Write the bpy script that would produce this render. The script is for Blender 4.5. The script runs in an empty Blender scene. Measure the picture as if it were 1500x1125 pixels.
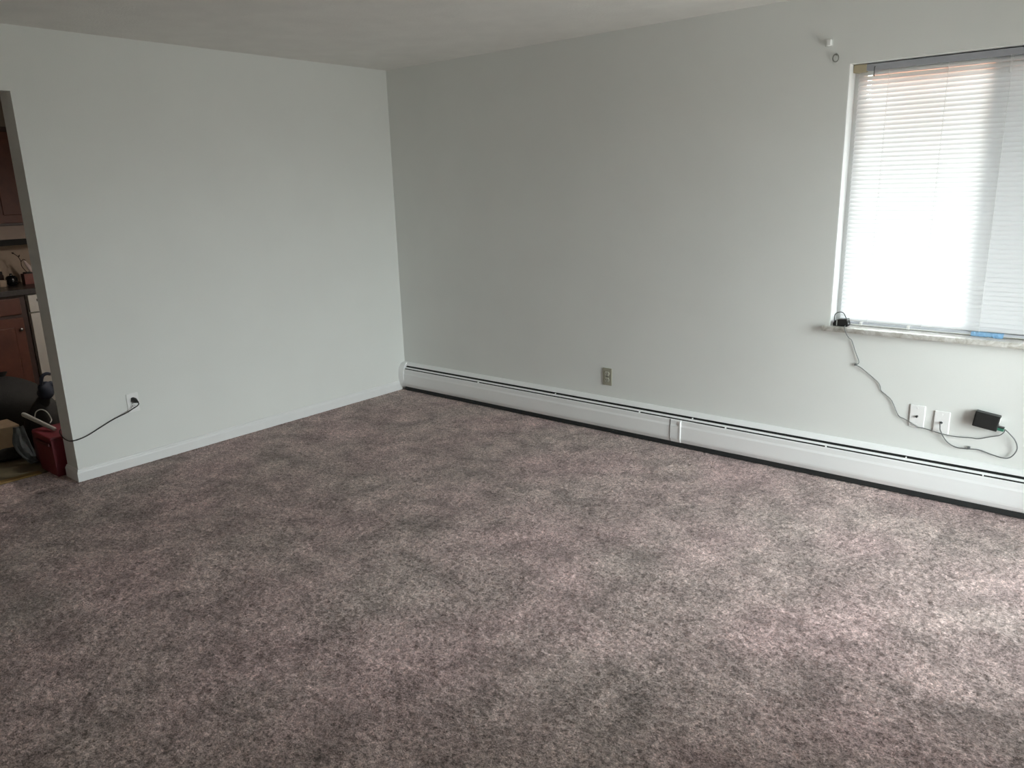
import bpy, bmesh, math, random
import numpy as np
from mathutils import Vector, Matrix
random.seed(7)
S = bpy.context.scene
C = S.collection
PI = math.pi

# ------------------------------------------------------------------ camera
cam = bpy.data.cameras.new('camera')
cam.sensor_width = 36.0
cam.lens = 36.0 * 1123.51 / 1500.0
cam.clip_start = 0.02
camo = bpy.data.objects.new('camera', cam)
C.objects.link(camo)
R = Matrix(((0.76961621, -0.13848542, 0.62330785), (0.63789613, 0.20944541, -0.74109456), (-0.02791818, 0.96796405, 0.24953190)))
camo.matrix_world = Matrix.Translation((4.6036, -4.1202, 1.5808)) @ R.to_4x4()
S.camera = camo

# ------------------------------------------------------------------ world and light
SKY = (0.93, 0.98, 1.0)
SKY_STRENGTH = 20.0
GROUND = (0.33, 0.33, 0.32)
EXPOSURE = 0.50
w = bpy.data.worlds.new('sky')
S.world = w
w.use_nodes = True
wn, wl = w.node_tree.nodes, w.node_tree.links
bg = wn['Background']
tc = wn.new('ShaderNodeTexCoord')
sx = wn.new('ShaderNodeSeparateXYZ')
wl.new(tc.outputs['Generated'], sx.inputs[0])
rm = wn.new('ShaderNodeValToRGB')
rm.color_ramp.elements[0].position = 0.47
rm.color_ramp.elements[0].color = (*GROUND, 1)
rm.color_ramp.elements[1].position = 0.53
rm.color_ramp.elements[1].color = (*SKY, 1)
ma = wn.new('ShaderNodeMath')
ma.operation = 'MULTIPLY_ADD'
ma.inputs[1].default_value = 0.5
ma.inputs[2].default_value = 0.5
wl.new(sx.outputs['Z'], ma.inputs[0])
wl.new(ma.outputs[0], rm.inputs[0])
wl.new(rm.outputs[0], bg.inputs['Color'])
bg.inputs['Strength'].default_value = SKY_STRENGTH


def portal(name, loc, rot, sx_, sy_):
    l = bpy.data.lights.new(name, 'AREA')
    l.shape = 'RECTANGLE'
    l.size, l.size_y = sx_, sy_
    l.cycles.is_portal = True
    o = bpy.data.objects.new(name, l)
    o.location = loc
    o.rotation_euler = rot
    C.objects.link(o)


XR, YB, H = 5.55, -5.2, 2.44          # right wall, back wall, ceiling
DY0, DY1, DZ = -1.50, -0.36, 2.05    # glazed door in the right wall
WX0, WX1, WZ0, WZ1 = 3.331, 4.545, 0.826, 2.109   # window opening
OY0, OY1, OZ = -3.55, -2.545, 2.122   # opening to the kitchen in the left wall
portal('door_portal', (XR + 0.16, (DY0 + DY1) / 2, DZ / 2), (0, PI / 2, 0), DZ, DY1 - DY0)
portal('window_portal', ((WX0 + WX1) / 2, 0.215, (WZ0 + WZ1) / 2), (-PI / 2, 0, 0), WX1 - WX0, WZ1 - WZ0)

vs = S.view_settings
vs.view_transform = 'Standard'
vs.look = 'None'
vs.exposure = EXPOSURE
vs.gamma = 1.0
vs.use_curve_mapping = False
S.cycles.use_denoising = True
S.cycles.max_bounces = 12
S.cycles.diffuse_bounces = 8
S.cycles.transparent_max_bounces = 24
S.cycles.sample_clamp_indirect = 8.0
S.cycles.caustics_reflective = False
S.cycles.caustics_refractive = False


# ------------------------------------------------------------------ materials
def lin(c):
    return tuple((x / 12.92 if x <= 0.04045 else ((x + 0.055) / 1.055) ** 2.4) for x in (v / 255.0 for v in c))


def mat(name, rgb, rough=0.5, metal=0.0, var=0.06, scale=20.0, bump=0.0, bscale=None, spec=0.5, coat=0.0):
    m = bpy.data.materials.new(name)
    m.use_nodes = True
    n, l = m.node_tree.nodes, m.node_tree.links
    b = n['Principled BSDF']
    col = lin(rgb)
    t = n.new('ShaderNodeTexCoord')
    ns = n.new('ShaderNodeTexNoise')
    ns.inputs['Scale'].default_value = scale
    ns.inputs['Detail'].default_value = 4
    l.new(t.outputs['Object'], ns.inputs['Vector'])
    r = n.new('ShaderNodeValToRGB')
    r.color_ramp.elements[0].position = 0.3
    r.color_ramp.elements[1].position = 0.7
    r.color_ramp.elements[0].color = (*[c * (1 - var) for c in col], 1)
    r.color_ramp.elements[1].color = (*[min(1, c * (1 + var)) for c in col], 1)
    l.new(ns.outputs['Fac'], r.inputs[0])
    l.new(r.outputs[0], b.inputs['Base Color'])
    b.inputs['Roughness'].default_value = rough
    b.inputs['Metallic'].default_value = metal
    b.inputs['Specular IOR Level'].default_value = spec
    if coat:
        b.inputs['Coat Weight'].default_value = coat
    if bump:
        n2 = n.new('ShaderNodeTexNoise')
        n2.inputs['Scale'].default_value = bscale or scale * 4
        n2.inputs['Detail'].default_value = 3
        l.new(t.outputs['Object'], n2.inputs['Vector'])
        bp = n.new('ShaderNodeBump')
        bp.inputs['Strength'].default_value = bump
        bp.inputs['Distance'].default_value = 0.004
        l.new(n2.outputs['Fac'], bp.inputs['Height'])
        l.new(bp.outputs[0], b.inputs['Normal'])
    return m


def mat_carpet():
    m = bpy.data.materials.new('carpet')
    m.use_nodes = True
    n, l = m.node_tree.nodes, m.node_tree.links
    b = n['Principled BSDF']
    t = n.new('ShaderNodeTexCoord')

    def noise(scale, detail, rough=0.5, dist=0.0, stretch=None):
        s = n.new('ShaderNodeTexNoise')
        s.inputs['Scale'].default_value = scale
        s.inputs['Detail'].default_value = detail
        s.inputs['Roughness'].default_value = rough
        s.inputs['Distortion'].default_value = dist
        if stretch:
            mp = n.new('ShaderNodeMapping')
            mp.inputs['Scale'].default_value = stretch
            mp.inputs['Rotation'].default_value = (0, 0, 0.5)
            l.new(t.outputs['Object'], mp.inputs['Vector'])
            l.new(mp.outputs[0], s.inputs['Vector'])
        else:
            l.new(t.outputs['Object'], s.inputs['Vector'])
        return s

    def ramp(src, p0, c0, p1, c1):
        r = n.new('ShaderNodeValToRGB')
        r.color_ramp.elements[0].position = p0
        r.color_ramp.elements[1].position = p1
        r.color_ramp.elements[0].color = (*c0, 1)
        r.color_ramp.elements[1].color = (*c1, 1)
        l.new(src.outputs['Fac'], r.inputs[0])
        return r

    def mul(a, b_):
        x = n.new('ShaderNodeMix')
        x.data_type = 'RGBA'
        x.blend_type = 'MULTIPLY'
        x.inputs[0].default_value = 1.0
        l.new(a.outputs[0] if a.type != 'MIX' else a.outputs[2], x.inputs[6])
        l.new(b_.outputs[0], x.inputs[7])
        return x
    hue = ramp(noise(1.6, 3), 0.35, lin((178, 155, 153)), 0.65, lin((174, 158, 153)))
    nap = ramp(noise(6.0, 7, 0.68, 0.35), 0.36, (0.68,) * 3, 0.64, (1.28,) * 3)
    tuft = ramp(noise(120, 5, 0.75), 0.37, (0.42,) * 3, 0.63, (1.62,) * 3)
    fleck = ramp(noise(45, 3, 0.6), 0.35, (0.82,) * 3, 0.65, (1.18,) * 3)
    wear = ramp(noise(2.3, 3, 0.55, 0.3), 0.36, (0.90,) * 3, 0.64, (1.10,) * 3)
    x = mul(mul(mul(mul(hue, nap), tuft), fleck), wear)
    l.new(x.outputs[2], b.inputs['Base Color'])
    b.inputs['Roughness'].default_value = 0.95
    b.inputs['Specular IOR Level'].default_value = 0.1
    b.inputs['Sheen Weight'].default_value = 0.12
    b.inputs['Sheen Roughness'].default_value = 0.5
    bp = n.new('ShaderNodeBump')
    bp.inputs['Strength'].default_value = 0.6
    bp.inputs['Distance'].default_value = 0.006
    l.new(noise(220, 3, 0.6).outputs['Fac'], bp.inputs['Height'])
    l.new(bp.outputs[0], b.inputs['Normal'])
    return m


def mat_marble():
    m = mat('marble', (205, 202, 194), 0.35)
    n, l = m.node_tree.nodes, m.node_tree.links
    b = n['Principled BSDF']
    t = n.new('ShaderNodeTexCoord')
    s = n.new('ShaderNodeTexNoise')
    s.inputs['Scale'].default_value = 14
    s.inputs['Detail'].default_value = 6
    s.inputs['Roughness'].default_value = 0.7
    s.inputs['Distortion'].default_value = 1.5
    l.new(t.outputs['Object'], s.inputs['Vector'])
    r = n.new('ShaderNodeValToRGB')
    e = r.color_ramp.elements
    e[0].position, e[0].color = 0.30, (*lin((168, 163, 152)), 1)
    e[1].position, e[1].color = 0.60, (*lin((224, 223, 219)), 1)
    l.new(s.outputs['Fac'], r.inputs[0])
    l.new(r.outputs[0], b.inputs['Base Color'])
    return m


def mat_slat():
    m = bpy.data.materials.new('vinyl_slat')
    m.use_nodes = True
    n, l = m.node_tree.nodes, m.node_tree.links
    n.remove(n['Principled BSDF'])
    out = n['Material Output']
    d = n.new('ShaderNodeBsdfDiffuse')
    d.inputs['Color'].default_value = (0.80, 0.80, 0.81, 1)
    tr = n.new('ShaderNodeBsdfTranslucent')
    tr.inputs['Color'].default_value = (0.58, 0.59, 0.60, 1)
    mx = n.new('ShaderNodeMixShader')
    mx.inputs[0].default_value = 0.195
    l.new(d.outputs[0], mx.inputs[1])
    l.new(tr.outputs[0], mx.inputs[2])
    l.new(mx.outputs[0], out.inputs['Surface'])
    return m


def mat_clear(name, tint, gloss):
    m = bpy.data.materials.new(name)
    m.use_nodes = True
    n, l = m.node_tree.nodes, m.node_tree.links
    n.remove(n['Principled BSDF'])
    out = n['Material Output']
    a = n.new('ShaderNodeBsdfTransparent')
    a.inputs['Color'].default_value = (*tint, 1)
    if gloss is None:
        l.new(a.outputs[0], out.inputs['Surface'])
        return m
    g = n.new('ShaderNodeBsdfGlossy')
    g.inputs['Roughness'].default_value = 0.02
    f = n.new('ShaderNodeFresnel')
    f.inputs['IOR'].default_value = gloss
    mx = n.new('ShaderNodeMixShader')
    l.new(f.outputs[0], mx.inputs[0])
    l.new(a.outputs[0], mx.inputs[1])
    l.new(g.outputs[0], mx.inputs[2])
    l.new(mx.outputs[0], out.inputs['Surface'])
    return m


def mat_screen():
    """woven insect screen: dark thread with open holes, averaged over the weave"""
    m = bpy.data.materials.new('insect_screen')
    m.use_nodes = True
    n, l = m.node_tree.nodes, m.node_tree.links
    n.remove(n['Principled BSDF'])
    a = n.new('ShaderNodeBsdfTransparent')
    d = n.new('ShaderNodeBsdfDiffuse')
    d.inputs['Color'].default_value = (0.10, 0.10, 0.11, 1)
    mx = n.new('ShaderNodeMixShader')
    mx.inputs[0].default_value = 0.77
    l.new(a.outputs[0], mx.inputs[1])
    l.new(d.outputs[0], mx.inputs[2])
    l.new(mx.outputs[0], n['Material Output'].inputs['Surface'])
    return m


M = {
    'wall': mat('wall_paint', (230, 232, 229), 0.6, var=0.015, scale=2.5, bump=0.10, bscale=180, spec=0.3),
    'wallw': mat('wall_paint_window_side', (230, 232, 229), 0.55, var=0.02, scale=2.0, bump=0.12, bscale=160, spec=0.3),
    'ceil': mat('ceiling_paint', (231, 230, 226), 0.9, var=0.03, scale=6, bump=0.35, bscale=90, spec=0.2),
    'trim': mat('trim_paint', (233, 234, 234), 0.4, var=0.01, spec=0.4),
    'heater': mat('heater_enamel', (243, 244, 244), 0.35, var=0.012, scale=6, spec=0.5),
    'heaterdark': mat('heater_inside', (40, 42, 42), 0.7),
    'fin': mat('aluminium_fin', (90, 92, 92), 0.5, 0.6),
    'carpet': mat_carpet(),
    'marble': mat_marble(),
    'slat': mat_slat(),
    'rail': mat('blind_rail', (196, 199, 206), 0.4, var=0.01),
    'headrail': mat('blind_headrail', (168, 170, 176), 0.4, var=0.01),
    'frame': mat('window_vinyl', (205, 206, 206), 0.4, var=0.01),
    'glass': mat_clear('window_glass', (0.95, 0.97, 0.96), 1.45),
    'screen': mat_screen(),
    'tanplastic': mat('tan_plastic', (172, 160, 134), 0.5),
    'cord': mat('white_cord', (225, 225, 225), 0.8),
    'beige': mat('beige_plate', (158, 156, 140), 0.4, var=0.01),
    'beigelight': mat('beige_socket', (178, 177, 164), 0.4, var=0.01),
    'white': mat('white_plastic', (241, 241, 240), 0.35, var=0.01),
    'dark': mat('dark_slot', (30, 30, 30), 0.6),
    'steel': mat('steel', (160, 160, 160), 0.3, 1.0),
    'black': mat('black_plastic', (34, 35, 34), 0.45),
    'blackgloss': mat('black_gloss', (22, 22, 23), 0.2),
    'cable': mat('grey_black_cable', (108, 111, 111), 0.5),
    'green': mat('green_plastic', (60, 120, 100), 0.4),
    'ringgrey': mat('worn_grey_plastic', (140, 140, 134), 0.5),
    'tape': mat('blue_tape', (140, 182, 216), 0.7, var=0.12, scale=60, bump=0.4),
    'wood': mat('dark_red_wood', (90, 48, 34), 0.55, var=0.25, scale=9),
    'wooddark': mat('dark_wood', (58, 38, 33), 0.5, var=0.2, scale=9),
    'counter': mat('dark_counter', (44, 40, 40), 0.3, var=0.3, scale=60),
    'appliance': mat('appliance_white', (196, 194, 188), 0.35, var=0.01),
    'kwall': mat('kitchen_wall_paint', (176, 158, 140), 0.7, var=0.03),
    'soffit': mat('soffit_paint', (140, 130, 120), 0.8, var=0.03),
    'vinyl': mat('vinyl_floor', (108, 100, 78), 0.5, var=0.2, scale=14),
    'brass': mat('brass_strip', (132, 106, 62), 0.5, 0.2),
    'red': mat('red_plastic', (112, 34, 44), 0.45, var=0.1),
    'maroon': mat('maroon_plastic', (84, 30, 36), 0.5),
    'bag': mat('black_fabric', (22, 22, 21), 0.8, var=0.2, bump=0.4, scale=30),
    'navy': mat('navy_fabric', (34, 44, 62), 0.7, var=0.15),
    'palegrey': mat('pale_grey_plastic', (190, 192, 186), 0.5),
    'cloth': mat('grey_cloth', (98, 105, 108), 0.9, var=0.12, bump=0.4),
    'card': mat('tan_card', (150, 130, 104), 0.8, var=0.08),
    'cream': mat('cream_glaze', (198, 180, 160), 0.3),
    'pot': mat('red_brown_clay', (122, 70, 62), 0.6, var=0.15),
    'petal': mat('pale_petal', (214, 196, 190), 0.7),
    'twig': mat('dark_twig', (60, 42, 36), 0.8),
    'hood': mat('hood_metal', (140, 124, 112), 0.5),
    'brick': mat('eave_paint', (200, 118, 90), 0.8),
    'outground': mat('outside_ground', (120, 118, 104), 0.9, var=0.2, scale=3),
}


# ------------------------------------------------------------------ mesh helpers
def box(bm, x0, x1, y0, y1, z0, z1, bev=0.0, seg=2):
    r = bmesh.ops.create_cube(bm, size=1.0)
    v = r['verts']
    for q in v:
        q.co = Vector(((x0 + x1) / 2 + q.co.x * (x1 - x0), (y0 + y1) / 2 + q.co.y * (y1 - y0), (z0 + z1) / 2 + q.co.z * (z1 - z0)))
    if bev:
        e = list({e for q in v for e in q.link_edges})
        bmesh.ops.bevel(bm, geom=e, offset=bev, segments=seg, affect='EDGES', profile=0.5)
    return bm


def smooth_path(pts, n=6):
    p = [Vector(q) for q in pts]
    p = [p[0] * 2 - p[1]] + p + [p[-1] * 2 - p[-2]]
    out = []
    for i in range(1, len(p) - 2):
        a, b, c, d = p[i - 1:i + 3]
        for k in range(n):
            t = k / n
            out.append(0.5 * (2 * b + (c - a) * t + (2 * a - 5 * b + 4 * c - d) * t * t + (3 * b - a - 3 * c + d) * t ** 3))
    out.append(p[-2])
    return out


def tube(bm, pts, r, sides=8, smooth=0, flat=1.0):
    p = smooth_path(pts, smooth) if smooth else [Vector(q) for q in pts]
    rs = r if isinstance(r, (list, tuple)) else None
    t0 = (p[1] - p[0]).normalized()
    up = Vector((0, 0, 1)) if abs(t0.z) < 0.9 else Vector((1, 0, 0))
    nx = t0.cross(up).normalized()
    rings = []
    for i, q in enumerate(p):
        t = (p[min(i + 1, len(p) - 1)] - p[max(i - 1, 0)]).normalized()
        nx = (nx - t * nx.dot(t)).normalized()
        ny = t.cross(nx)
        if rs:
            f = i / (len(p) - 1) * (len(rs) - 1)
            k = min(int(f), len(rs) - 2)
            rad = rs[k] + (rs[k + 1] - rs[k]) * (f - k)
        else:
            rad = r
        rings.append([bm.verts.new(q + nx * math.cos(a) * rad + ny * math.sin(a) * rad * flat) for a in (2 * PI * s / sides for s in range(sides))])
    for a, b in zip(rings, rings[1:]):
        for s in range(sides):
            bm.faces.new((a[s], a[(s + 1) % sides], b[(s + 1) % sides], b[s]))
    bm.faces.new(rings[0][::-1])
    bm.faces.new(rings[-1])
    return bm


def lathe(bm, prof, center, axis='z', n=20):
    """prof: (radius, height) pairs; closed at both ends"""
    c = Vector(center)
    rings = []
    for r, h in prof:
        ring = []
        for s in range(n):
            a = 2 * PI * s / n
            d = (math.cos(a) * r, math.sin(a) * r)
            v = {'z': Vector((d[0], d[1], h)), 'y': Vector((d[0], -h, d[1])), 'x': Vector((h, d[0], d[1]))}[axis]
            ring.append(bm.verts.new(c + v))
        rings.append(ring)
    for a, b in zip(rings, rings[1:]):
        for s in range(n):
            bm.faces.new((a[s], a[(s + 1) % n], b[(s + 1) % n], b[s]))
    bm.faces.new(rings[0][::-1])
    bm.faces.new(rings[-1])
    return bm


def extrude_x(bm, prof, x0, x1):
    """closed (y, z) outline drawn out along x"""
    a = [bm.verts.new((x0, y, z)) for y, z in prof]
    b = [bm.verts.new((x1, y, z)) for y, z in prof]
    n = len(prof)
    for i in range(n):
        bm.faces.new((a[i], a[(i + 1) % n], b[(i + 1) % n], b[i]))
    bm.faces.new(a[::-1])
    bm.faces.new(b)
    return bm


def prism(bm, outline, d0, d1, axis):
    """closed outline extruded along an axis; outline given in the other two"""
    def pt(u, v, d):
        return {'x': (d, u, v), 'y': (u, d, v), 'z': (u, v, d)}[axis]
    a = [bm.verts.new(pt(u, v, d0)) for u, v in outline]
    b = [bm.verts.new(pt(u, v, d1)) for u, v in outline]
    n = len(outline)
    for i in range(n):
        bm.faces.new((a[i], a[(i + 1) % n], b[(i + 1) % n], b[i]))
    bm.faces.new(a[::-1])
    bm.faces.new(b)
    return bm


def lump(bm, center, rad, amp=0.15, seed=0, flatten=True, sub=4):
    rnd = random.Random(seed)
    ph = [(Vector((rnd.uniform(-1, 1), rnd.uniform(-1, 1), rnd.uniform(-1, 1))).normalized() * rnd.uniform(2, 6), rnd.uniform(0, 6)) for _ in range(10)]
    r = bmesh.ops.create_icosphere(bm, subdivisions=sub, radius=1.0)
    for v in r['verts']:
        k = 1 + amp * sum(math.sin(q.dot(v.co) + f) for q, f in ph) / 5
        z = v.co.z
        v.co = Vector((v.co.x * rad[0] * k, v.co.y * rad[1] * k, max(z * k, -0.8 if flatten else -9) * rad[2]))
        v.co += Vector(center)
    return bm


def obj(name, bm, m, parent=None, smooth=False, loc=None):
    bmesh.ops.recalc_face_normals(bm, faces=bm.faces)
    me = bpy.data.meshes.new(name)
    bm.to_mesh(me)
    bm.free()
    me.materials.append(m)
    if smooth:
        me.shade_smooth()
        try:
            me.set_sharp_from_angle(angle=0.7)
        except Exception:
            pass
    o = bpy.data.objects.new(name, me)
    C.objects.link(o)
    if loc:
        o.location = loc
    if parent:
        o.parent = parent
    return o


def NB():
    return bmesh.new()


def thing(name, label, cat, loc=(0, 0, 0), group=None):
    o = bpy.data.objects.new(name, None)
    o.empty_display_size = 0.05
    C.objects.link(o)
    o.location = loc
    o['label'] = label
    o['category'] = cat
    if group:
        o['group'] = group
    return o


def put(name, bm, m, root, smooth=False):
    """part modelled in world coordinates below a root that stands elsewhere"""
    bm.transform(Matrix.Translation(-root_loc(root)))
    return obj(name, bm, m, root, smooth)


def root_loc(o):
    v = Vector(o.location)
    while o.parent:
        o = o.parent
        v += Vector(o.location)
    return v


def struct(name, bm, m, parent=None, smooth=False):
    o = obj(name, bm, m, parent, smooth)
    if parent is None:
        o['kind'] = 'structure'
    return o


# ------------------------------------------------------------------ room shell
b = NB()                                                     # window wall, opening cut out
T = 0.20
box(b, -0.15, WX0, 0, T, -0.05, H)
box(b, WX1, XR + 0.15, 0, T, -0.05, H)
box(b, WX0, WX1, 0, T, -0.05, WZ0 - 0.028)
box(b, WX0, WX1, 0, T, WZ1, H)
struct('wall_back', b, M['wallw'])

b = NB()                                                     # left wall up to the opening
box(b, -0.15, 0, OY1, 0, -0.05, H)
box(b, -0.15, 0, OY0, OY1, OZ, H)
box(b, -0.15, 0, YB - 0.15, OY0, -0.05, H)
struct('wall_left', b, M['wall'])

b = NB()                                                     # right wall with the glazed door opening
box(b, XR, XR + 0.15, DY1, 0, -0.05, H)
box(b, XR, XR + 0.15, DY0, DY1, DZ, H)
box(b, XR, XR + 0.15, YB - 0.15, DY0, -0.05, H)
struct('wall_right', b, M['wall'])
b = NB()
box(b, 0, XR, YB - 0.15, YB, -0.05, H)
struct('wall_front', b, M['wall'])
b = NB()
box(b, -0.15, XR + 0.15, YB - 0.15, T, H, H + 0.12)
struct('ceiling', b, M['ceil'])

# carpeted floor: backing slab plus a pile relief
b = NB()
box(b, 0.0, XR, YB, 0, -0.05, -0.010)
box(b, -0.35, 0.0, OY0, OY1, -0.05, -0.010)
floor = struct('floor', b, M['carpet'])


def pile(x0, x1, y0, y1, step, seed):
    rng = np.random.default_rng(seed)
    nx, ny = int((x1 - x0) / step) + 1, int((y1 - y0) / step) + 1
    X, Y = np.meshgrid(np.linspace(x0, x1, nx), np.linspace(y0, y1, ny))
    jx = rng.uniform(-0.38, 0.38, X.shape) * step
    jy = rng.uniform(-0.38, 0.38, X.shape) * step
    jx[:, [0, -1]] = 0
    jy[[0, -1], :] = 0
    Z = rng.uniform(-0.0065, 0.0, X.shape)
    co = np.stack([X + jx, Y + jy, Z], -1).reshape(-1, 3)
    i = np.arange(nx * ny).reshape(ny, nx)
    f = np.stack([i[:-1, :-1], i[:-1, 1:], i[1:, 1:], i[1:, :-1]], -1).reshape(-1, 4)
    return co, f


co1, f1 = pile(0.0, XR, YB, 0.0, 0.009, 1)
co2, f2 = pile(-0.35, 0.0, OY0, OY1, 0.009, 2)
co = np.concatenate([co1, co2])
ff = np.concatenate([f1, f2 + len(co1)])
me = bpy.data.meshes.new('carpet_pile')
me.vertices.add(len(co))
me.vertices.foreach_set('co', co.ravel())
me.loops.add(ff.size)
me.loops.foreach_set('vertex_index', ff.ravel().astype(np.int32))
me.polygons.add(len(ff))
me.polygons.foreach_set('loop_start', np.arange(0, ff.size, 4, dtype=np.int32))
me.update(calc_edges=True)
me.materials.append(M['carpet'])
cp = bpy.data.objects.new('carpet_pile', me)
C.objects.link(cp)
cp.parent = floor
cp['kind'] = 'stuff'

# kitchen shell beyond the opening
KX, KY0, KY1 = -2.74, -4.2, -0.9
b = NB()
box(b, KX - 0.1, -0.35, KY0, KY1, -0.05, 0.0)
box(b, -0.35, -0.15, OY1, KY1, -0.05, 0.0)
box(b, -0.35, -0.15, KY0, OY0, -0.05, 0.0)
struct('floor_kitchen', b, M['vinyl'])
b = NB()
box(b, KX - 0.1, KX, KY0, KY1, 0, H)
struct('wall_kitchen_left', b, M['kwall'])
b = NB()
box(b, KX, -0.15, KY1, KY1 + 0.1, 0, H)
struct('wall_kitchen_back', b, M['kwall'])
b = NB()
box(b, KX, -0.15, KY0 - 0.1, KY0, 0, H)
struct('wall_kitchen_front', b, M['kwall'])
b = NB()
box(b, KX - 0.1, -0.15, KY0 - 0.1, KY1 + 0.1, H, H + 0.12)
struct('ceiling_kitchen', b, M['soffit'])
b = NB()
box(b, KX, -2.40, KY0, KY1, 2.14, H)
struct('wall_kitchen_soffit', b, M['soffit'])
b = NB()
prism(b, [(-0.40, 0.0), (-0.388, 0.006), (-0.342, 0.006), (-0.33, 0.0)], OY0, -2.63, 'y')
struct('trim_1', b, M['brass'])

# baseboard of the left wall, wrapping round the wall end
prof = [(0, 0), (0.012, 0), (0.012, 0.052), (0.010, 0.060), (0.007, 0.064), (0.006, 0.070), (0.003, 0.074), (0, 0.075)]
b = NB()
pts = [((0, -0.075), (1, 0)), ((0, OY1), (1, -1)), ((-0.15, OY1), (-1, -1)), ((-0.15, KY1), (-1, 0))]
rings = [[b.verts.new((x + n[0] * d, y + n[1] * d, z)) for d, z in prof] for (x, y), n in pts]
for r0, r1 in zip(rings, rings[1:]):
    for i in range(len(prof) - 1):
        b.faces.new((r0[i], r0[i + 1], r1[i + 1], r1[i]))
b.faces.new(rings[0])
b.faces.new(rings[-1][::-1])
struct('baseboard_left', b, M['trim'])

# glazed door in the right wall (outside the frame; lets the daylight in)
b = NB()
fx0, fx1 = XR + 0.04, XR + 0.10
for y0, y1, z0, z1 in ((DY0, DY1, DZ - 0.06, DZ), (DY0, DY1, 0, 0.06), (DY0, DY0 + 0.06, 0.06, DZ - 0.06), (DY1 - 0.06, DY1, 0.06, DZ - 0.06),
                       ((DY0 + DY1) / 2 - 0.04, (DY0 + DY1) / 2 + 0.04, 0.06, DZ - 0.06)):
    box(b, fx0, fx1, y0, y1, z0, z1)
d1 = struct('door_1', b, M['frame'])
for y0, y1 in ((DY0 + 0.06, (DY0 + DY1) / 2 - 0.04), ((DY0 + DY1) / 2 + 0.04, DY1 - 0.06)):
    obj('pane', box(NB(), XR + 0.068, XR + 0.072, y0, y1, 0.06, DZ - 0.06), M['glass'], d1)

# ------------------------------------------------------------------ window
b = NB()
FW = 0.045
fy0, fy1 = 0.094, 0.160
MX = (WX0 + WX1) / 2
for x0, x1, z0, z1 in ((WX0, WX1, WZ1 - FW, WZ1), (WX0, WX1, WZ0, WZ0 + FW), (WX0, WX0 + FW, WZ0 + FW, WZ1 - FW), (WX1 - FW, WX1, WZ0 + FW, WZ1 - FW)):
    box(b, x0, x1, fy0, fy1, z0, z1)
win = struct('window_1', b, M['frame'])
b = NB()
box(b, MX - 0.005, MX + 0.016, 0.097, 0.135, WZ0 + FW, WZ1 - FW, 0.003)
obj('meeting_stile', b, M['frame'], win)
for x0, x1, y in ((WX0 + FW, MX - 0.005, 0.118), (MX + 0.016, WX1 - FW, 0.130)):
    obj('pane', box(NB(), x0, x1, y, y + 0.004, WZ0 + FW, WZ1 - FW), M['glass'], win)
b = NB()
v = [b.verts.new(q) for q in ((MX + 0.016, 0.104, WZ0 + FW), (WX1 - FW, 0.104, WZ0 + FW), (WX1 - FW, 0.104, WZ1 - FW), (MX + 0.016, 0.104, WZ1 - FW))]
b.faces.new(v)
obj('insect_screen', b, M['screen'], win)
b = NB()                                                     # painted reveal lining
box(b, WX0, WX0 + 0.004, 0.001, fy0, WZ0, WZ1)
box(b, WX1 - 0.004, WX1, 0.001, fy0, WZ0, WZ1)
obj('reveal', b, M['trim'], win)
b = NB()
box(b, WX0 - 0.03, WX1 + 0.03, -0.036, -0.0005, WZ0 - 0.026, WZ0, 0.005)
box(b, WX0 + 0.001, WX1 - 0.001, -0.01, fy0, WZ0 - 0.026, WZ0 - 0.0003)
sill = obj('window_sill', b, M['marble'], win, True)
sill['label'] = 'stained marble sill'

# eave of the porch outside the window
b = NB()
box(b, 3.30, 4.00, 0.50, 1.6, 1.985, 2.16)
struct('trim_2', b, M['brick'])
b = NB()
box(b, -6, 14, 0.21, 20, -0.6, -0.5)
struct('ground', b, M['outground'])

# lamp added to brighten the dark kitchen, unseen behind the wall end
kl = thing('kitchen_fill_lamp', 'round white lamp added unseen behind the wall end to brighten the kitchen', 'lamp', (-0.7, -1.6, H))
b = NB()
lathe(b, [(0.05, -0.001), (0.05, -0.02), (0.01, -0.03)], (-0.7, -1.6, H), 'z', 20)
tube(b, [(-0.7, -1.6, H - 0.025), (-0.7, -1.6, 1.62)], 0.004, 6)
put('cord', b, M['trim'], kl, True)
b = NB()
lathe(b, [(0.02, 0.0), (0.06, -0.03), (0.13, -0.13), (0.126, -0.13), (0.056, -0.035), (0.016, -0.01)], (-0.7, -1.6, 1.64), 'z', 28)
put('fill_lamp_shade', b, M['trim'], kl, True)
li = bpy.data.lights.new('kitchen_fill', 'POINT')
li.shadow_soft_size = 0.05
li.energy = 13
li.color = (1.0, 0.92, 0.84)
lo_ = bpy.data.objects.new('kitchen_fill', li)
lo_.location = (0, 0, 1.50 - H)
lo_.parent = kl
C.objects.link(lo_)

# ------------------------------------------------------------------ mini blind
BY = 0.070
BX0, BX1 = 3.362, 4.525
blind = thing('mini_blind', 'white horizontal mini blind hanging closed in the window above the marble sill', 'blind', (MX, BY, WZ1))
hx0 = 3.392
b = NB()
prism(b, [(BY - 0.018, 2.075), (BY - 0.018, 2.1035), (BY - 0.015, 2.1035), (BY - 0.0145, 2.080), (BY + 0.0145, 2.080), (BY + 0.015, 2.1035), (BY + 0.018, 2.1035), (BY + 0.018, 2.075)], hx0, BX1 - 0.02, 'x')
put('headrail', b, M['headrail'], blind)
for x0, x1 in ((WX0 + 0.006, hx0 + 0.006), (BX1 - 0.025, WX1 - 0.006)):
    b = NB()
    box(b, x0, x1, BY - 0.021, BY + 0.02, 2.070, 2.107, 0.003)
    k = put('bracket', b, M['tanplastic'], blind)
    k['label'] = 'tan plastic end bracket'
b = NB()
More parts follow.
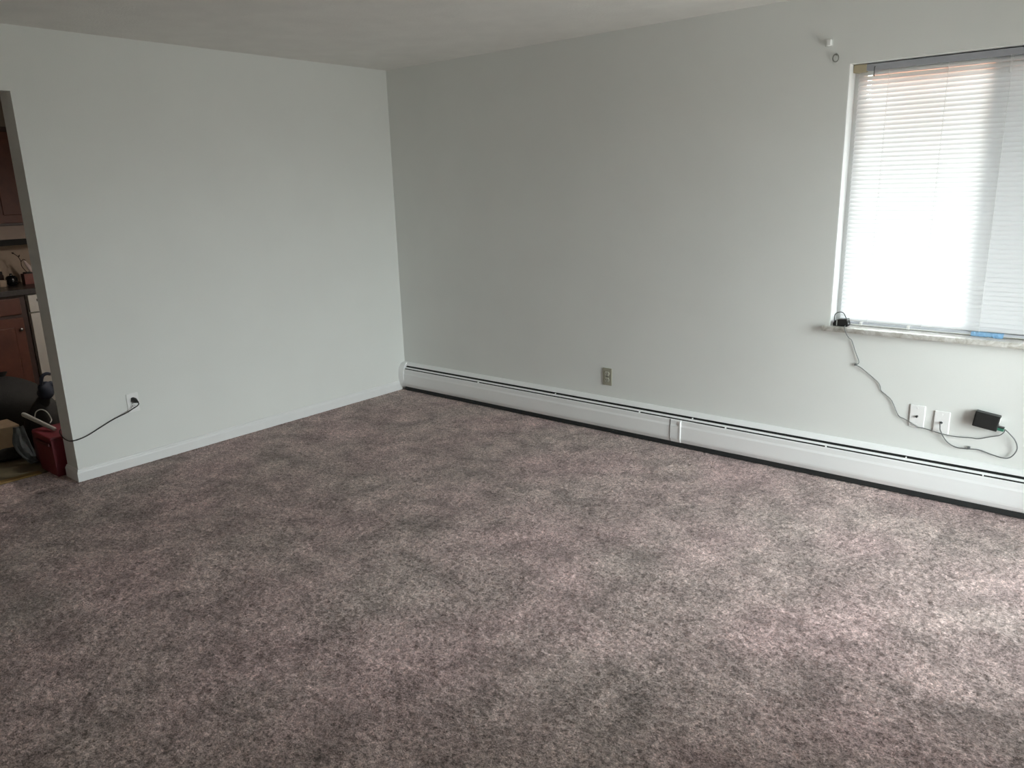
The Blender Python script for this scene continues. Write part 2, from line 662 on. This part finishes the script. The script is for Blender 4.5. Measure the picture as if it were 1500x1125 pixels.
prism(b, [(BY - 0.012, 0.8335), (BY - 0.010, 0.8445), (BY + 0.010, 0.8445), (BY + 0.012, 0.8335), (BY + 0.007, 0.8315), (BY - 0.007, 0.8315)], BX0, BX1, 'x')
rail = put('bottom_rail', b, M['rail'], blind)
for x in (3.47, 3.695, 4.27):
    b = NB()
    box(b, x - 0.007, x + 0.007, BY - 0.0145, BY + 0.011, 0.830, 0.8465, 0.002)
    k = obj('rail_clip', b, M['white'], rail)
    k.data.transform(Matrix.Translation(-root_loc(rail)))
# one slat mesh, copied for every slat
TILT = math.radians(57)
b = NB()
hw, crown = 0.0135, 0.0026
rows = []
for k in range(5):
    s = -1 + k / 2
    y, z = s * hw, crown * (1 - s * s)
    yy = y * math.cos(TILT) - z * math.sin(TILT)
    zz = y * math.sin(TILT) + z * math.cos(TILT)
    rows.append([b.verts.new((x, yy, zz)) for x in (BX0 - MX, BX1 - MX)])
for r0, r1 in zip(rows, rows[1:]):
    b.faces.new((r0[0], r0[1], r1[1], r1[0]))
NS, PITCH = 57, 0.02146
slat0 = obj('slat', b, M['slat'], blind, True)
for k in range(NS):
    o = slat0 if k == 0 else slat0.copy()
    if k:
        C.objects.link(o)
        o.parent = blind
    o.location = (0, 0, 0.8615 + PITCH * k - WZ1)
    o.rotation_euler = (random.uniform(-0.008, 0.008), 0, 0)
for x in (3.500, 3.753, 4.003, 4.253, 4.44):
    b = NB()
    tube(b, [(x, BY - 0.0105, 0.84), (x, BY - 0.0105, 2.082)], 0.0009, 5)
    tube(b, [(x, BY + 0.0105, 0.84), (x, BY + 0.0105, 2.082)], 0.0009, 5)
    for k in range(NS):
        z = 0.8615 + PITCH * k
        lathe(b, [(0.0012, -0.002), (0.0022, 0), (0.0012, 0.002)], (x, BY - 0.0108, z - 0.0095), 'z', 5)
    put('ladder_cord', b, M['cord'], blind)
b = NB()
tube(b, [(3.436, BY - 0.017, 2.090), (3.436, BY - 0.026, 2.088), (3.436, BY - 0.028, 2.070), (3.436, BY - 0.025, 2.050), (3.436, BY - 0.020, 2.047)], 0.0022, 6, 3)
k = put('wand_hook', b, M['fin'], blind, True)
k['label'] = 'dark metal hook for the tilt wand'
b = NB()
tube(b, [(3.997, BY - 0.020, 2.078), (3.998, BY - 0.024, 2.02)], 0.001, 5)
lathe(b, [(0.002, -0.009), (0.005, -0.006), (0.005, 0.004), (0.002, 0.009)], (3.998, BY - 0.024, 2.012), 'z', 10)
put('cord_knob', b, M['cord'], blind, True)

# ------------------------------------------------------------------ baseboard heater
heater = thing('baseboard_heater', 'long white metal baseboard heater along the foot of the window wall', 'heater', (2.7, 0, 0))
HX0, HX1 = 0.002, XR - 0.02
J = 2.452                                                    # joint between the two covers
b = NB()                                                     # back plate with its hood leaning into the room
prism(b, [(-0.001, 0.004), (-0.001, 0.226), (-0.006, 0.226), (-0.014, 0.222), (-0.030, 0.2035), (-0.031, 0.200), (-0.028, 0.2005), (-0.013, 0.214), (-0.004, 0.214), (-0.003, 0.004)], HX0 + 0.03, HX1, 'x')
put('back_plate', b, M['heater'], heater)
b = NB()                                                     # damper blade lying in the outlet slot
prism(b, [(-0.036, 0.1885), (-0.046, 0.1815), (-0.0465, 0.1795), (-0.043, 0.1800), (-0.034, 0.187)], HX0 + 0.05, HX1, 'x')
put('damper_blade', b, M['heater'], heater)
FP = [(-0.0490, 0.1690), (-0.0510, 0.1735), (-0.0545, 0.1735), (-0.0580, 0.1690), (-0.0590, 0.1450), (-0.0610, 0.1390), (-0.0630, 0.1330), (-0.0640, 0.0640), (-0.0630, 0.0540), (-0.0570, 0.0380), (-0.0520, 0.0300), (-0.0480, 0.0290), (-0.0500, 0.0320), (-0.0545, 0.0400), (-0.0605, 0.0560), (-0.0615, 0.0650), (-0.0605, 0.1320), (-0.0570, 0.1440), (-0.0560, 0.1680), (-0.0530, 0.1710)]
for x0, x1 in ((HX0 + 0.04, J - 0.006), (J + 0.02, HX1)):
    b = NB()
    extrude_x(b, FP, x0, x1)
    put('front_cover', b, M['heater'], heater)
b = NB()                                                     # splice plate over the joint
SP = [(y - 0.003 - (0.001 if 0.05 < z < 0.17 else 0), z + (0.001 if z > 0.17 else 0)) for y, z in FP[:12]] + [(-0.0500, 0.0300), (-0.0600, 0.0560), (-0.0620, 0.1330), (-0.0575, 0.1450), (-0.0550, 0.1700)]
extrude_x(b, SP, J, J + 0.068)
put('splice_plate', b, M['heater'], heater)
b = NB()
box(b, J + 0.060, J + 0.070, -0.070, -0.062, 0.052, 0.166, 0.002)
put('splice_rib', b, M['heater'], heater)
# rounded end cap in the corner
cap = []
for k in range(13):
    a = PI / 2 - PI * k / 12
    cap.append((-0.022 - 0.056 * math.cos(a), 0.118 + 0.105 * math.sin(a) * (1.0 if a > 0 else 1.02)))
cap = [(-0.001, 0.225)] + cap + [(-0.001, 0.006)]
b = NB()
c0 = [b.verts.new((HX0, y, z)) for y, z in cap]
c1 = [b.verts.new((HX0 + 0.046, y * 0.87, 0.118 + (z - 0.118) * 0.985)) for y, z in cap]
for i in range(len(cap)):
    j = (i + 1) % len(cap)
    b.faces.new((c0[i], c0[j], c1[j], c1[i]))
b.faces.new(c0[::-1])
b.faces.new(c1)
put('end_cap', b, M['heater'], heater, True)
b = NB()                                                     # dark block filling the slots, its foot blackening the gap under the covers
prism(b, [(-0.006, 0.198), (-0.030, 0.190), (-0.046, 0.165), (-0.046, 0.034), (-0.050, 0.026), (-0.050, 0.001), (-0.006, 0.001)], HX0 + 0.046, HX1, 'x')
put('dark_interior', b, M['heaterdark'], heater)
b = NB()
for k in range(150):
    x = HX0 + 0.10 + k * 0.036
    if x < HX1:
        box(b, x, x + 0.0012, -0.051, -0.012, 0.050, 0.15)
fins = put('heating_fins', b, M['fin'], heater)
fins['kind'] = 'stuff'
for k, (x, lo) in enumerate(((0.851, 1), (1.553, 0), (2.225, 1), (2.583, 0), (2.802, 1), (3.375, 1), (3.767, 0), (4.11, 1), (4.72, 1), (5.2, 0))):
    b = NB()
    if lo:
        box(b, x - 0.003, x + 0.003, -0.054, -0.040, 0.172, 0.1805, 0.001)
    else:
        box(b, x - 0.003, x + 0.003, -0.038, -0.026, 0.186, 0.1945, 0.001)
    put('damper_bracket', b, M['heater'], heater)


# ------------------------------------------------------------------ wall plates
def rot_wall(o, side):
    if side == 'left':
        o.rotation_euler = (0, 0, PI / 2)


def duplex(label, loc, side, m_plate, m_face, plug=False):
    """faces -y when side is 'back'; turned to face +x for the left wall"""
    t = thing('duplex_outlet', label, 'outlet', loc)
    rot_wall(t, side)
    b = NB()
    box(b, -0.035, 0.035, -0.006, -0.0002, -0.0575, 0.0575, 0.0025)
    obj('cover_plate', b, m_plate, t)
    for z in (0.0205, -0.0205):
        b = NB()
        lathe(b, [(0.0172, 0.0), (0.0172, 0.0085), (0.0160, 0.0095)], (0, 0, z), 'y', 20)
        for v in b.verts:
            v.co.z = z + max(-0.0135, min(0.0135, v.co.z - z))
        f = obj('socket', b, m_face, t)
        b = NB()
        for x, hh in ((-0.0064, 0.0085), (0.0064, 0.007)):
            box(b, x - 0.0011, x + 0.0011, -0.0101, -0.008, z + 0.002 - hh / 2, z + 0.002 + hh / 2)
        lathe(b, [(0.0024, 0.008), (0.0024, 0.0101)], (0, 0, z - 0.008), 'y', 8)
        obj('slots', b, M['dark'], f)
    b = NB()
    lathe(b, [(0.0042, 0.005), (0.0042, 0.0068), (0.003, 0.0076)], (0, 0, 0), 'y', 12)
    obj('screw', b, M['steel'] if m_plate == M['white'] else M['fin'], t)
    return t


duplex('beige duplex electrical outlet on the window wall above the baseboard heater', (1.955, 0, 0.361), 'back', M['beige'], M['beigelight'])
duplex('white duplex electrical outlet on the left wall with a black plug in it', (0, -2.185, 0.389), 'left', M['white'], M['white'])


def coax(label, loc):
    t = thing('coax_plate', label, 'wall plate', loc)
    b = NB()
    box(b, -0.035, 0.035, -0.0065, -0.0002, -0.0575, 0.0575, 0.004, 3)
    obj('cover_plate', b, M['white'], t)
    b = NB()
    lathe(b, [(0.0062, 0.005), (0.0062, 0.009), (0.0045, 0.009), (0.0045, 0.018), (0.0030, 0.018), (0.0030, 0.012)], (0, 0, 0.0), 'y', 12)
    obj('jack', b, M['fin'], t, True)
    for z in (0.042, -0.042):
        b = NB()
        lathe(b, [(0.0036, 0.005), (0.0036, 0.0070), (0.0024, 0.0078)], (0, 0, z), 'y', 10)
        obj('screw', b, M['white'], t)
    return t


coax('white coaxial wall plate with nothing connected, the left one of the pair', (3.791, 0, 0.407))
coax('white coaxial wall plate with a cable on its jack, beside the black box', (3.902, 0, 0.393))

# ------------------------------------------------------------------ power cord on the left wall
cord = thing('power_cord', 'black power cord plugged into the left wall outlet and running round the wall end', 'cord', (0.02, -2.19, 0.40))
b = NB()                                                     # plug: rounded block narrowing to a strain relief
pr = [(0.0, 0.0110, 0.0130), (0.016, 0.0125, 0.0145), (0.026, 0.0110, 0.0120), (0.036, 0.0070, 0.0075), (0.046, 0.0045, 0.0045)]
rings = []
for k, (d, ry, rz) in enumerate(pr):
    rings.append([b.verts.new((0.0105 + d, -2.186 + ry * math.copysign(abs(math.cos(a)) ** 0.6, math.cos(a)) + 0.18 * d, 0.4095 + rz * math.copysign(abs(math.sin(a)) ** 0.6, math.sin(a)) - 0.25 * d)) for a in (2 * PI * s / 16 for s in range(16))])
for r0, r1 in zip(rings, rings[1:]):
    for s in range(16):
        b.faces.new((r0[s], r0[(s + 1) % 16], r1[(s + 1) % 16], r1[s]))
b.faces.new(rings[0][::-1])
b.faces.new(rings[-1])
put('plug', b, M['black'], cord, True)
b = NB()
tube(b, [(0.052, -2.177, 0.397), (0.060, -2.177, 0.388), (0.050, -2.184, 0.375), (0.030, -2.205, 0.358), (0.016, -2.236, 0.340), (0.008, -2.319, 0.315), (0.006, -2.402, 0.283), (0.007, -2.470, 0.258), (0.010, -2.525, 0.249),
         (0.004, -2.553, 0.249), (-0.04, -2.555, 0.242), (-0.10, -2.555, 0.244), (-0.148, -2.554, 0.262), (-0.168, -2.545, 0.28), (-0.172, -2.50, 0.30), (-0.17, -2.40, 0.31)], 0.0032, 8, 5)
put('wire', b, M['black'], cord, True)

# ------------------------------------------------------------------ black box, its cables, sill device, tape
bx = thing('wall_box', 'small black plastic box mounted crooked on the wall below the window', 'box', (4.0925, 0, 0.4415))
bx.rotation_euler = (0, math.radians(7.5), 0)
b = NB()
box(b, -0.052, 0.052, -0.040, -0.001, -0.0375, 0.0375, 0.004, 2)
obj('case', b, M['black'], bx)
b = NB()
box(b, 0.0515, 0.0535, -0.036, -0.006, 0.002, 0.028, 0.0008)
k = obj('side_sticker', b, M['white'], bx)
k['label'] = 'white side sticker'
b = NB()
box(b, -0.046, 0.046, -0.0412, -0.0398, -0.029, 0.029, 0.0005)
obj('front_panel', b, M['black'], bx)
b = NB()
box(b, 0.046, 0.078, -0.034, -0.012, -0.031, -0.014, 0.003)
k = obj('plug', b, M['green'], bx)
k['label'] = 'green cable plug'
b = NB()
box(b, 0.050, 0.078, -0.036, -0.010, -0.016, -0.011, 0.002)
obj('plug_shell', b, M['black'], bx)


def cable(label, pts, r, clips=(), name='cable'):
    o = thing(name, label, 'cable', pts[0])
    b = NB()
    tube(b, pts, r, 8, 5)
    put('wire', b, M['cable'], o, True)
    for (x, y, z) in clips:
        b = NB()
        box(b, x - 0.0055, x + 0.0055, y - 0.004, -0.0003, z - 0.0045, z + 0.0055, 0.0015)
        put('cable_clip', b, M['cable'], o)
    return o


cable('thin grey cable running from the sill device down the wall to the black box',
      [(3.408, 0.030, 0.842), (3.412, -0.005, 0.832), (3.416, -0.034, 0.831), (3.424, -0.044, 0.815), (3.432, -0.040, 0.795), (3.440, -0.018, 0.772), (3.452, -0.008, 0.757), (3.474, -0.008, 0.701), (3.494, -0.008, 0.655), (3.492, -0.010, 0.640), (3.479, -0.010, 0.634), (3.500, -0.010, 0.626),
       (3.527, -0.008, 0.608), (3.598, -0.006, 0.552), (3.613, -0.006, 0.514), (3.640, -0.006, 0.494), (3.670, -0.006, 0.466), (3.705, -0.007, 0.399), (3.733, -0.009, 0.386), (3.763, -0.011, 0.373), (3.799, -0.012, 0.355), (3.827, -0.010, 0.352),
       (3.867, -0.009, 0.345), (3.911, -0.009, 0.338), (3.971, -0.006, 0.334), (4.035, -0.006, 0.340), (4.066, -0.006, 0.341), (4.110, -0.008, 0.359), (4.150, -0.012, 0.376), (4.168, -0.018, 0.398), (4.167, -0.018, 0.412)],
      0.0021, [(3.479, -0.009, 0.634)])
cable('grey cable looping from the right coaxial plate to the plug of the black box',
      [(3.902, -0.018, 0.393), (3.902, -0.030, 0.390), (3.9025, -0.030, 0.378), (3.904, -0.020, 0.358), (3.919, -0.012, 0.324), (3.943, -0.010, 0.297), (3.977, -0.008, 0.281), (4.015, -0.008, 0.281), (4.073, -0.008, 0.287), (4.125, -0.010, 0.276), (4.171, -0.011, 0.268), (4.201, -0.012, 0.274), (4.221, -0.013, 0.301),
       (4.227, -0.014, 0.331), (4.214, -0.018, 0.367), (4.185, -0.024, 0.400), (4.170, -0.028, 0.4135)],
      0.0028, [(4.032, -0.009, 0.290)])

dev = thing('sill_device', 'small black rounded device with a looped cord at the left end of the sill', 'device', (3.385, 0.02, WZ0))
b = NB()
prof2 = [(-0.036, 0.0), (-0.037, 0.012), (-0.030, 0.027), (-0.014, 0.035), (0.006, 0.037), (0.030, 0.041), (0.033, 0.038), (0.034, 0.018), (0.040, 0.012), (0.034, 0.006), (0.033, 0.0)]
prism(b, prof2, -0.022, 0.022, 'y')
e = [q for q in b.edges if abs(q.verts[0].co.y - q.verts[1].co.y) < 1e-6]
bmesh.ops.bevel(b, geom=e, offset=0.003, segments=2, affect='EDGES')
obj('case', b, M['black'], dev, True)
b = NB()
box(b, -0.019, -0.0155, -0.0232, -0.02, 0.004, 0.031)
k = obj('stripe', b, M['palegrey'], dev)
k['label'] = 'pale grey stripe'
b = NB()
tube(b, [(-0.034, 0.0, 0.012), (-0.037, 0.0, 0.030), (-0.036, 0.002, 0.055), (-0.026, 0.004, 0.066), (-0.010, 0.004, 0.071), (0.004, 0.003, 0.068), (0.014, 0.002, 0.055), (0.022, 0.0, 0.040)], 0.0022, 7, 5)
obj('cord_loop', b, M['black'], dev, True)

b = NB()                                                     # crumpled strip of tape on the bottom rail and sill
rnd = random.Random(3)
nx = 22
rows = []
for j, (dy, dz) in enumerate(((0.004, 0.020), (-0.0155, 0.0185), (-0.0185, 0.004), (-0.034, 0.0015))):
    row = []
    for i in range(nx + 1):
        f = i / nx
        jag = rnd.uniform(-0.006, 0.004) if j in (0, 3) else rnd.uniform(-0.001, 0.001)
        drop = 0.012 if (j == 3 and f < 0.72) else 0.0
        row.append(b.verts.new((3.972 + 0.134 * f, BY + dy + jag + drop, WZ0 + max(0.0008, dz + (0.0015 * math.sin(9 * f) if j == 1 else 0) + abs(jag) * 0.3))))
    rows.append(row)
for r0, r1 in zip(rows, rows[1:]):
    for i in range(nx):
        b.faces.new((r0[i], r0[i + 1], r1[i + 1], r1[i]))
tape = obj('tape_strip', b, M['tape'])
sm = tape.modifiers.new('thickness', 'SOLIDIFY')
sm.thickness = 0.0008
tape['label'] = 'crumpled strip of blue painter tape stuck to the blind bottom rail'
tape['category'] = 'tape'

# leftover curtain hardware left of the window
t = thing('wall_bracket', 'small white plastic bracket on the wall, the upper of two beside the window', 'bracket', (3.232, 0, 2.217), 'curtain hardware left of the window')
b = NB()
box(b, -0.019, 0.015, -0.004, -0.0002, -0.018, 0.016, 0.002)
obj('base', b, M['wallw'], t)
b = NB()
box(b, -0.008, 0.012, -0.028, -0.004, -0.015, 0.012, 0.003)
obj('block', b, M['white'], t)
t = thing('wall_ring', 'small grey ring hook on the wall, just left of the window corner', 'hook', (3.268, 0, 2.148), 'curtain hardware left of the window')
b = NB()
tube(b, [(0.0135 * math.cos(a), -0.010 - 0.002 * math.sin(a), -0.006 + 0.017 * math.sin(a)) for a in (2 * PI * k / 20 for k in range(21))], 0.0028, 6)
obj('ring', b, M['ringgrey'], t, True)
b = NB()
lathe(b, [(0.005, 0.0005), (0.005, 0.004), (0.0028, 0.005), (0.0028, 0.012)], (0, 0, 0.011), 'y', 10)
obj('stem', b, M['ringgrey'], t, True)

# ------------------------------------------------------------------ kitchen seen through the opening
CF = -2.10                                                   # front of the worktop
def base_cabinet(label, y0, y1, knob_side):
    c = thing('base_cabinet', label, 'cabinet', (-2.4, (y0 + y1) / 2, 0))
    b = NB()
    box(b, KX + 0.01, CF - 0.04, y0, y1, 0.10, 0.868)
    box(b, KX + 0.01, CF - 0.10, y0, y1, 0.0, 0.10)
    put('carcass', b, M['wooddark'], c)
    ya, yb = y0 + 0.02, y1 - 0.04
    put('drawer_front', box(NB(), CF - 0.04, CF - 0.020, ya, yb, 0.725, 0.850, 0.004), M['wood'], c)
    d = put('door', box(NB(), CF - 0.04, CF - 0.020, ya, yb, 0.13, 0.700, 0.004), M['wood'], c)
    put('door_panel', box(NB(), CF - 0.020, CF - 0.013, ya + 0.07, yb - 0.07, 0.20, 0.63, 0.005), M['wood'], d)
    ky = yb - 0.03 if knob_side > 0 else ya + 0.03
    b = lathe(NB(), [(0.006, 0.0), (0.005, 0.012), (0.012, 0.018), (0.012, 0.024), (0.006, 0.028)], (CF - 0.020, ky, 0.61), 'x', 12)
    put('knob', b, M['steel'], d, True)


base_cabinet('dark red wooden base cabinet under the kitchen worktop, left of the white dishwasher', -2.62, -1.975, 1)
base_cabinet('dark red wooden base cabinet, second to the left of the white dishwasher', -3.28, -2.63, -1)
base_cabinet('dark red wooden base cabinet, third to the left of the white dishwasher', -3.94, -3.29, 1)

dw = thing('dishwasher', 'white built-in dishwasher under the kitchen worktop beside the wall end', 'dishwasher', (-2.4, -1.67, 0))
b = NB()
box(b, KX + 0.02, CF - 0.035, -1.965, -1.37, 0.0, 0.866)
put('body', b, M['appliance'], dw)
b = NB()
box(b, CF - 0.035, CF - 0.005, -1.962, -1.373, 0.12, 0.722, 0.004)
put('door', b, M['appliance'], dw)
b = NB()
box(b, CF - 0.035, CF - 0.002, -1.962, -1.373, 0.730, 0.864, 0.004)
cpn = put('control_panel', b, M['appliance'], dw)
b = NB()
box(b, CF - 0.004, CF + 0.004, -1.905, -1.79, 0.812, 0.832, 0.002)
put('latch', b, M['dark'], cpn)

ct = NB()
box(ct, KX + 0.001, CF, -4.0, -0.95, 0.870, 0.915, 0.004)
o = obj('worktop', ct, M['counter'])
o['label'] = 'dark speckled kitchen worktop running above the cabinet and dishwasher'
o['category'] = 'worktop'

def upper_cabinet(label, y0, y1):
    c = thing('upper_cabinet', label, 'cabinet', (-2.57, (y0 + y1) / 2, 1.39))
    put('carcass', box(NB(), KX + 0.001, -2.42, y0, y1, 1.39, 2.138), M['wooddark'], c)
    ym = (y0 + y1) / 2
    for ya, yb in ((y0 + 0.015, ym - 0.01), (ym + 0.01, y1 - 0.015)):
        d = put('door', box(NB(), -2.42, -2.402, ya, yb, 1.41, 2.10, 0.004), M['wood'], c)
        put('door_panel', box(NB(), -2.402, -2.395, ya + 0.06, yb - 0.06, 1.47, 2.04, 0.005), M['wood'], d)


upper_cabinet('dark red wooden wall cabinet above the slim hood in the kitchen', -2.60, -1.40)
upper_cabinet('dark red wooden wall cabinet left of the one above the slim hood', -3.81, -2.61)
hd = thing('range_hood', 'slim brown grey hood with a black lip under the wall cabinet', 'hood', (-2.55, -2.0, 1.24))
b = NB()
prism(b, [(KX + 0.001, 1.285), (-2.385, 1.285), (-2.405, 1.388), (KX + 0.001, 1.388)], -2.55, -1.45, 'y')
put('body', b, M['hood'], hd)
b = NB()
box(b, KX + 0.001, -2.375, -2.56, -1.44, 1.238, 1.2845, 0.004)
put('lip', b, M['bag'], hd)

b = NB()
lathe(b, [(0.030, 0.0), (0.036, 0.01), (0.038, 0.05), (0.036, 0.05), (0.033, 0.014)], (-2.47, -2.012, 0.9155), 'z', 20)
cup = thing('cup', 'small cream cup on the kitchen worktop beside the black pot', 'cup', (-2.47, -2.012, 0.9155))
put('bowl', b, M['cream'], cup, True)
b = NB()
tube(b, [(-2.452, -2.044, 0.955), (-2.442, -2.062, 0.950), (-2.442, -2.064, 0.935), (-2.452, -2.046, 0.926)], 0.004, 7, 4)
put('handle', b, M['cream'], cup, True)
pt = thing('pot', 'small round black pot with a lid on the kitchen worktop', 'pot', (-2.52, -1.920, 0.9155))
b = NB()
lathe(b, [(0.028, 0.0), (0.040, 0.012), (0.043, 0.045), (0.040, 0.062), (0.036, 0.066)], (-2.52, -1.920, 0.9155), 'z', 20)
put('body', b, M['blackgloss'], pt, True)
b = NB()
lathe(b, [(0.038, 0.066), (0.030, 0.075), (0.010, 0.080), (0.009, 0.086), (0.012, 0.090), (0.006, 0.094)], (-2.52, -1.920, 0.9155), 'z', 20)
put('lid', b, M['blackgloss'], pt, True)
jr = thing('jar', 'narrow dark jar behind the cream cup on the kitchen worktop', 'jar', (-2.63, -1.96, 0.9155))
b = NB()
lathe(b, [(0.018, 0.0), (0.021, 0.006), (0.021, 0.075), (0.014, 0.085)], (-2.63, -1.96, 0.9155), 'z', 16)
put('body', b, M['twig'], jr, True)
b = NB()
lathe(b, [(0.016, 0.085), (0.016, 0.105), (0.013, 0.108)], (-2.63, -1.96, 0.9155), 'z', 16)
put('lid', b, M['dark'], jr, True)

fp = thing('flower_pot', 'red brown square pot with a pale drooping flower at the end of the worktop', 'plant pot', (-2.5, -1.805, 0.9155))
b = NB()
prism(b, [(-2.538, -1.843), (-2.462, -1.843), (-2.462, -1.767), (-2.538, -1.767)], 0.9155, 1.000, 'z')
put('pot', b, M['pot'], fp)
b = NB()
box(b, -2.542, -2.458, -1.825, -1.763, 1.000, 1.010, 0.002)
put('rim', b, M['dark'], fp)
b = NB()
tube(b, [(-2.5, -1.80, 1.0), (-2.5, -1.835, 1.06), (-2.5, -1.835, 1.10), (-2.5, -1.85, 1.14), (-2.5, -1.875, 1.165)], 0.003, 6, 4)
tube(b, [(-2.5, -1.835, 1.10), (-2.5, -1.815, 1.115), (-2.5, -1.80, 1.105)], 0.003, 6, 4)
tube(b, [(-2.5, -1.848, 1.135), (-2.5, -1.835, 1.155)], [0.003, 0.006, 0.001], 6, 4)
tube(b, [(-2.5, -1.875, 1.165), (-2.495, -1.893, 1.178)], [0.003, 0.008, 0.001], 6, 4)
put('stem', b, M['twig'], fp, True)
b = NB()
tube(b, [(-2.497, -1.812, 1.105), (-2.49, -1.800, 1.075), (-2.482, -1.780, 1.035), (-2.478, -1.766, 1.014)], [0.006, 0.013, 0.018, 0.024], 12, 4)
put('flower', b, M['petal'], fp, True)

# clutter on the kitchen floor behind the wall end
bn = thing('storage_bin', 'red plastic storage bin on the floor against the wall end', 'bin', (-0.31, -2.47, 0))
b = NB()
o_ = [(-0.445, -2.600), (-0.180, -2.600), (-0.180, -2.330), (-0.445, -2.330)]
q_ = [(-0.432, -2.590), (-0.193, -2.590), (-0.193, -2.343), (-0.432, -2.343)]
lo = [b.verts.new((x * 0.94 - 0.31 * 0.06, y * 0.94 - 2.465 * 0.06, 0.001)) for x, y in o_]
hi = [b.verts.new((x, y, 0.225)) for x, y in o_]
hi2 = [b.verts.new((x, y, 0.225)) for x, y in q_]
li = [b.verts.new((x * 0.94 - 0.31 * 0.06, y * 0.94 - 2.465 * 0.06, 0.012)) for x, y in q_]
for A, B in ((lo, hi), (hi, hi2), (hi2, li)):
    for i in range(4):
        b.faces.new((A[i], A[(i + 1) % 4], B[(i + 1) % 4], B[i]))
b.faces.new(lo[::-1])
b.faces.new(li)
put('tub', b, M['red'], bn)
b = NB()
box(b, -0.452, -0.173, -2.607, -2.323, 0.226, 0.243, 0.006)
put('lid', b, M['red'], bn)
b = NB()
box(b, -0.40, -0.20, -2.612, -2.600, 0.185, 0.205, 0.004)
put('grip', b, M['maroon'], bn)

mb = NB()
box(mb, -0.60, -0.47, -2.565, -2.38, 0.001, 0.205, 0.008)
o = thing('carton', 'dark maroon carton standing behind the red bin', 'carton', (-0.55, -2.48, 0))
put('body', mb, M['maroon'], o)
b = NB()
box(b, -0.595, -0.475, -2.56, -2.385, 0.2055, 0.2105, 0.001)
put('flap', b, M['maroon'], o)

bag = thing('tote_bag', 'black soft bag with a dark blue top and curled handle behind the red bin', 'bag', (-0.76, -2.43, 0))
b = NB()
lump(b, (-0.76, -2.43, 0.165), (0.105, 0.115, 0.205), 0.16, 5)
put('body', b, M['bag'], bag, True)
b = NB()
lump(b, (-0.72, -2.405, 0.405), (0.045, 0.050, 0.058), 0.2, 6, False, 3)
lump(b, (-0.72, -2.375, 0.44), (0.022, 0.026, 0.022), 0.2, 8, False, 3)
put('top', b, M['navy'], bag, True)
b = NB()
tube(b, [(-0.72, -2.42, 0.36), (-0.73, -2.425, 0.33), (-0.74, -2.43, 0.30)], [0.032, 0.038, 0.06], 12, 4)
put('neck', b, M['bag'], bag, True)
b = NB()
tube(b, [(-0.70, -2.425, 0.44), (-0.70, -2.425, 0.475), (-0.70, -2.412, 0.505), (-0.70, -2.388, 0.515), (-0.70, -2.366, 0.507)], [0.012, 0.012, 0.011, 0.009], 8, 5)
put('handle', b, M['navy'], bag, True)

pb = thing('grip_bar', 'pale grey plastic bar with a thin loop leaning across the red bin', 'bar', (-0.45, -2.56, 0.28))
b = NB()
tube(b, [(-0.60, -2.590, 0.312), (-0.585, -2.587, 0.312), (-0.45, -2.560, 0.286), (-0.31, -2.532, 0.259), (-0.295, -2.529, 0.256)], [0.006, 0.014, 0.013, 0.012, 0.005], 10, 4)
put('bar', b, M['palegrey'], pb, True)
b = NB()
tube(b, [(-0.50, -2.562, 0.30), (-0.50, -2.548, 0.335), (-0.49, -2.520, 0.345), (-0.47, -2.498, 0.325), (-0.44, -2.492, 0.285), (-0.40, -2.515, 0.275)], 0.0035, 7, 5)
put('loop', b, M['palegrey'], pb, True)

cl = NB()                                                    # cloth hanging down to the floor
rows = []
path = [(-0.70, -2.600, 0.215, 0.025), (-0.68, -2.603, 0.190, 0.030), (-0.66, -2.612, 0.130, 0.045), (-0.63, -2.606, 0.075, 0.045), (-0.60, -2.594, 0.030, 0.035), (-0.575, -2.588, 0.008, 0.028), (-0.555, -2.586, 0.005, 0.024)]
for (x, y, z, hwid) in smooth_path([p[:3] for p in path], 4) and [tuple(a) + (h,) for a, h in zip(smooth_path([p[:3] for p in path], 4), np.interp(np.linspace(0, 6, 25), range(7), [p[3] for p in path]))]:
    rows.append([cl.verts.new((x + 0.008 * math.sin(5 * s + z * 20), y + hwid * s, z + 0.003 * abs(s))) for s in (-1, -0.6, -0.2, 0.2, 0.6, 1)])
for r0, r1 in zip(rows, rows[1:]):
    for i in range(5):
        cl.faces.new((r0[i], r0[i + 1], r1[i + 1], r1[i]))
o = obj('draped_cloth', cl, M['cloth'], None, True)
k = o.modifiers.new('thickness', 'SOLIDIFY')
k.thickness = 0.006
o['label'] = 'grey cloth hanging down to the kitchen floor left of the red bin'
o['category'] = 'cloth'

cb = thing('cardboard_box', 'low tan cardboard box on the kitchen floor at the left picture edge', 'box', (-1.1, -2.63, 0))
b = NB()
box(b, -1.22, -1.00, -2.80, -2.505, 0.001, 0.150, 0.003)
put('body', b, M['card'], cb)
for x0, x1 in ((-1.22, -1.112), (-1.108, -1.00)):
    b = NB()
    box(b, x0, x1, -2.80, -2.505, 0.1502, 0.154, 0.001)
    put('flap', b, M['card'], cb)
b = NB()
lump(b, (-0.80, -2.645, 0.030), (0.075, 0.105, 0.036), 0.25, 11)  # black lump standing in for the shadow below the tan box
o = obj('shadow_lump', b, M['bag'], None, True)
o['label'] = 'flat dark lump put in as the floor shadow in front of the tan box'
o['category'] = 'bag'
b = NB()
lump(b, (-1.47, -2.42, 0.17), (0.16, 0.24, 0.21), 0.14, 12)
o = thing('trash_bag', 'full black trash bag standing behind the tan box', 'bag', (-1.47, -2.42, 0))
put('sack', b, M['bag'], o, True)
b = NB()
tube(b, [(-1.47, -2.42, 0.35), (-1.47, -2.42, 0.39), (-1.48, -2.42, 0.42)], [0.05, 0.02, 0.045], 10, 4)
put('knot', b, M['bag'], o, True)
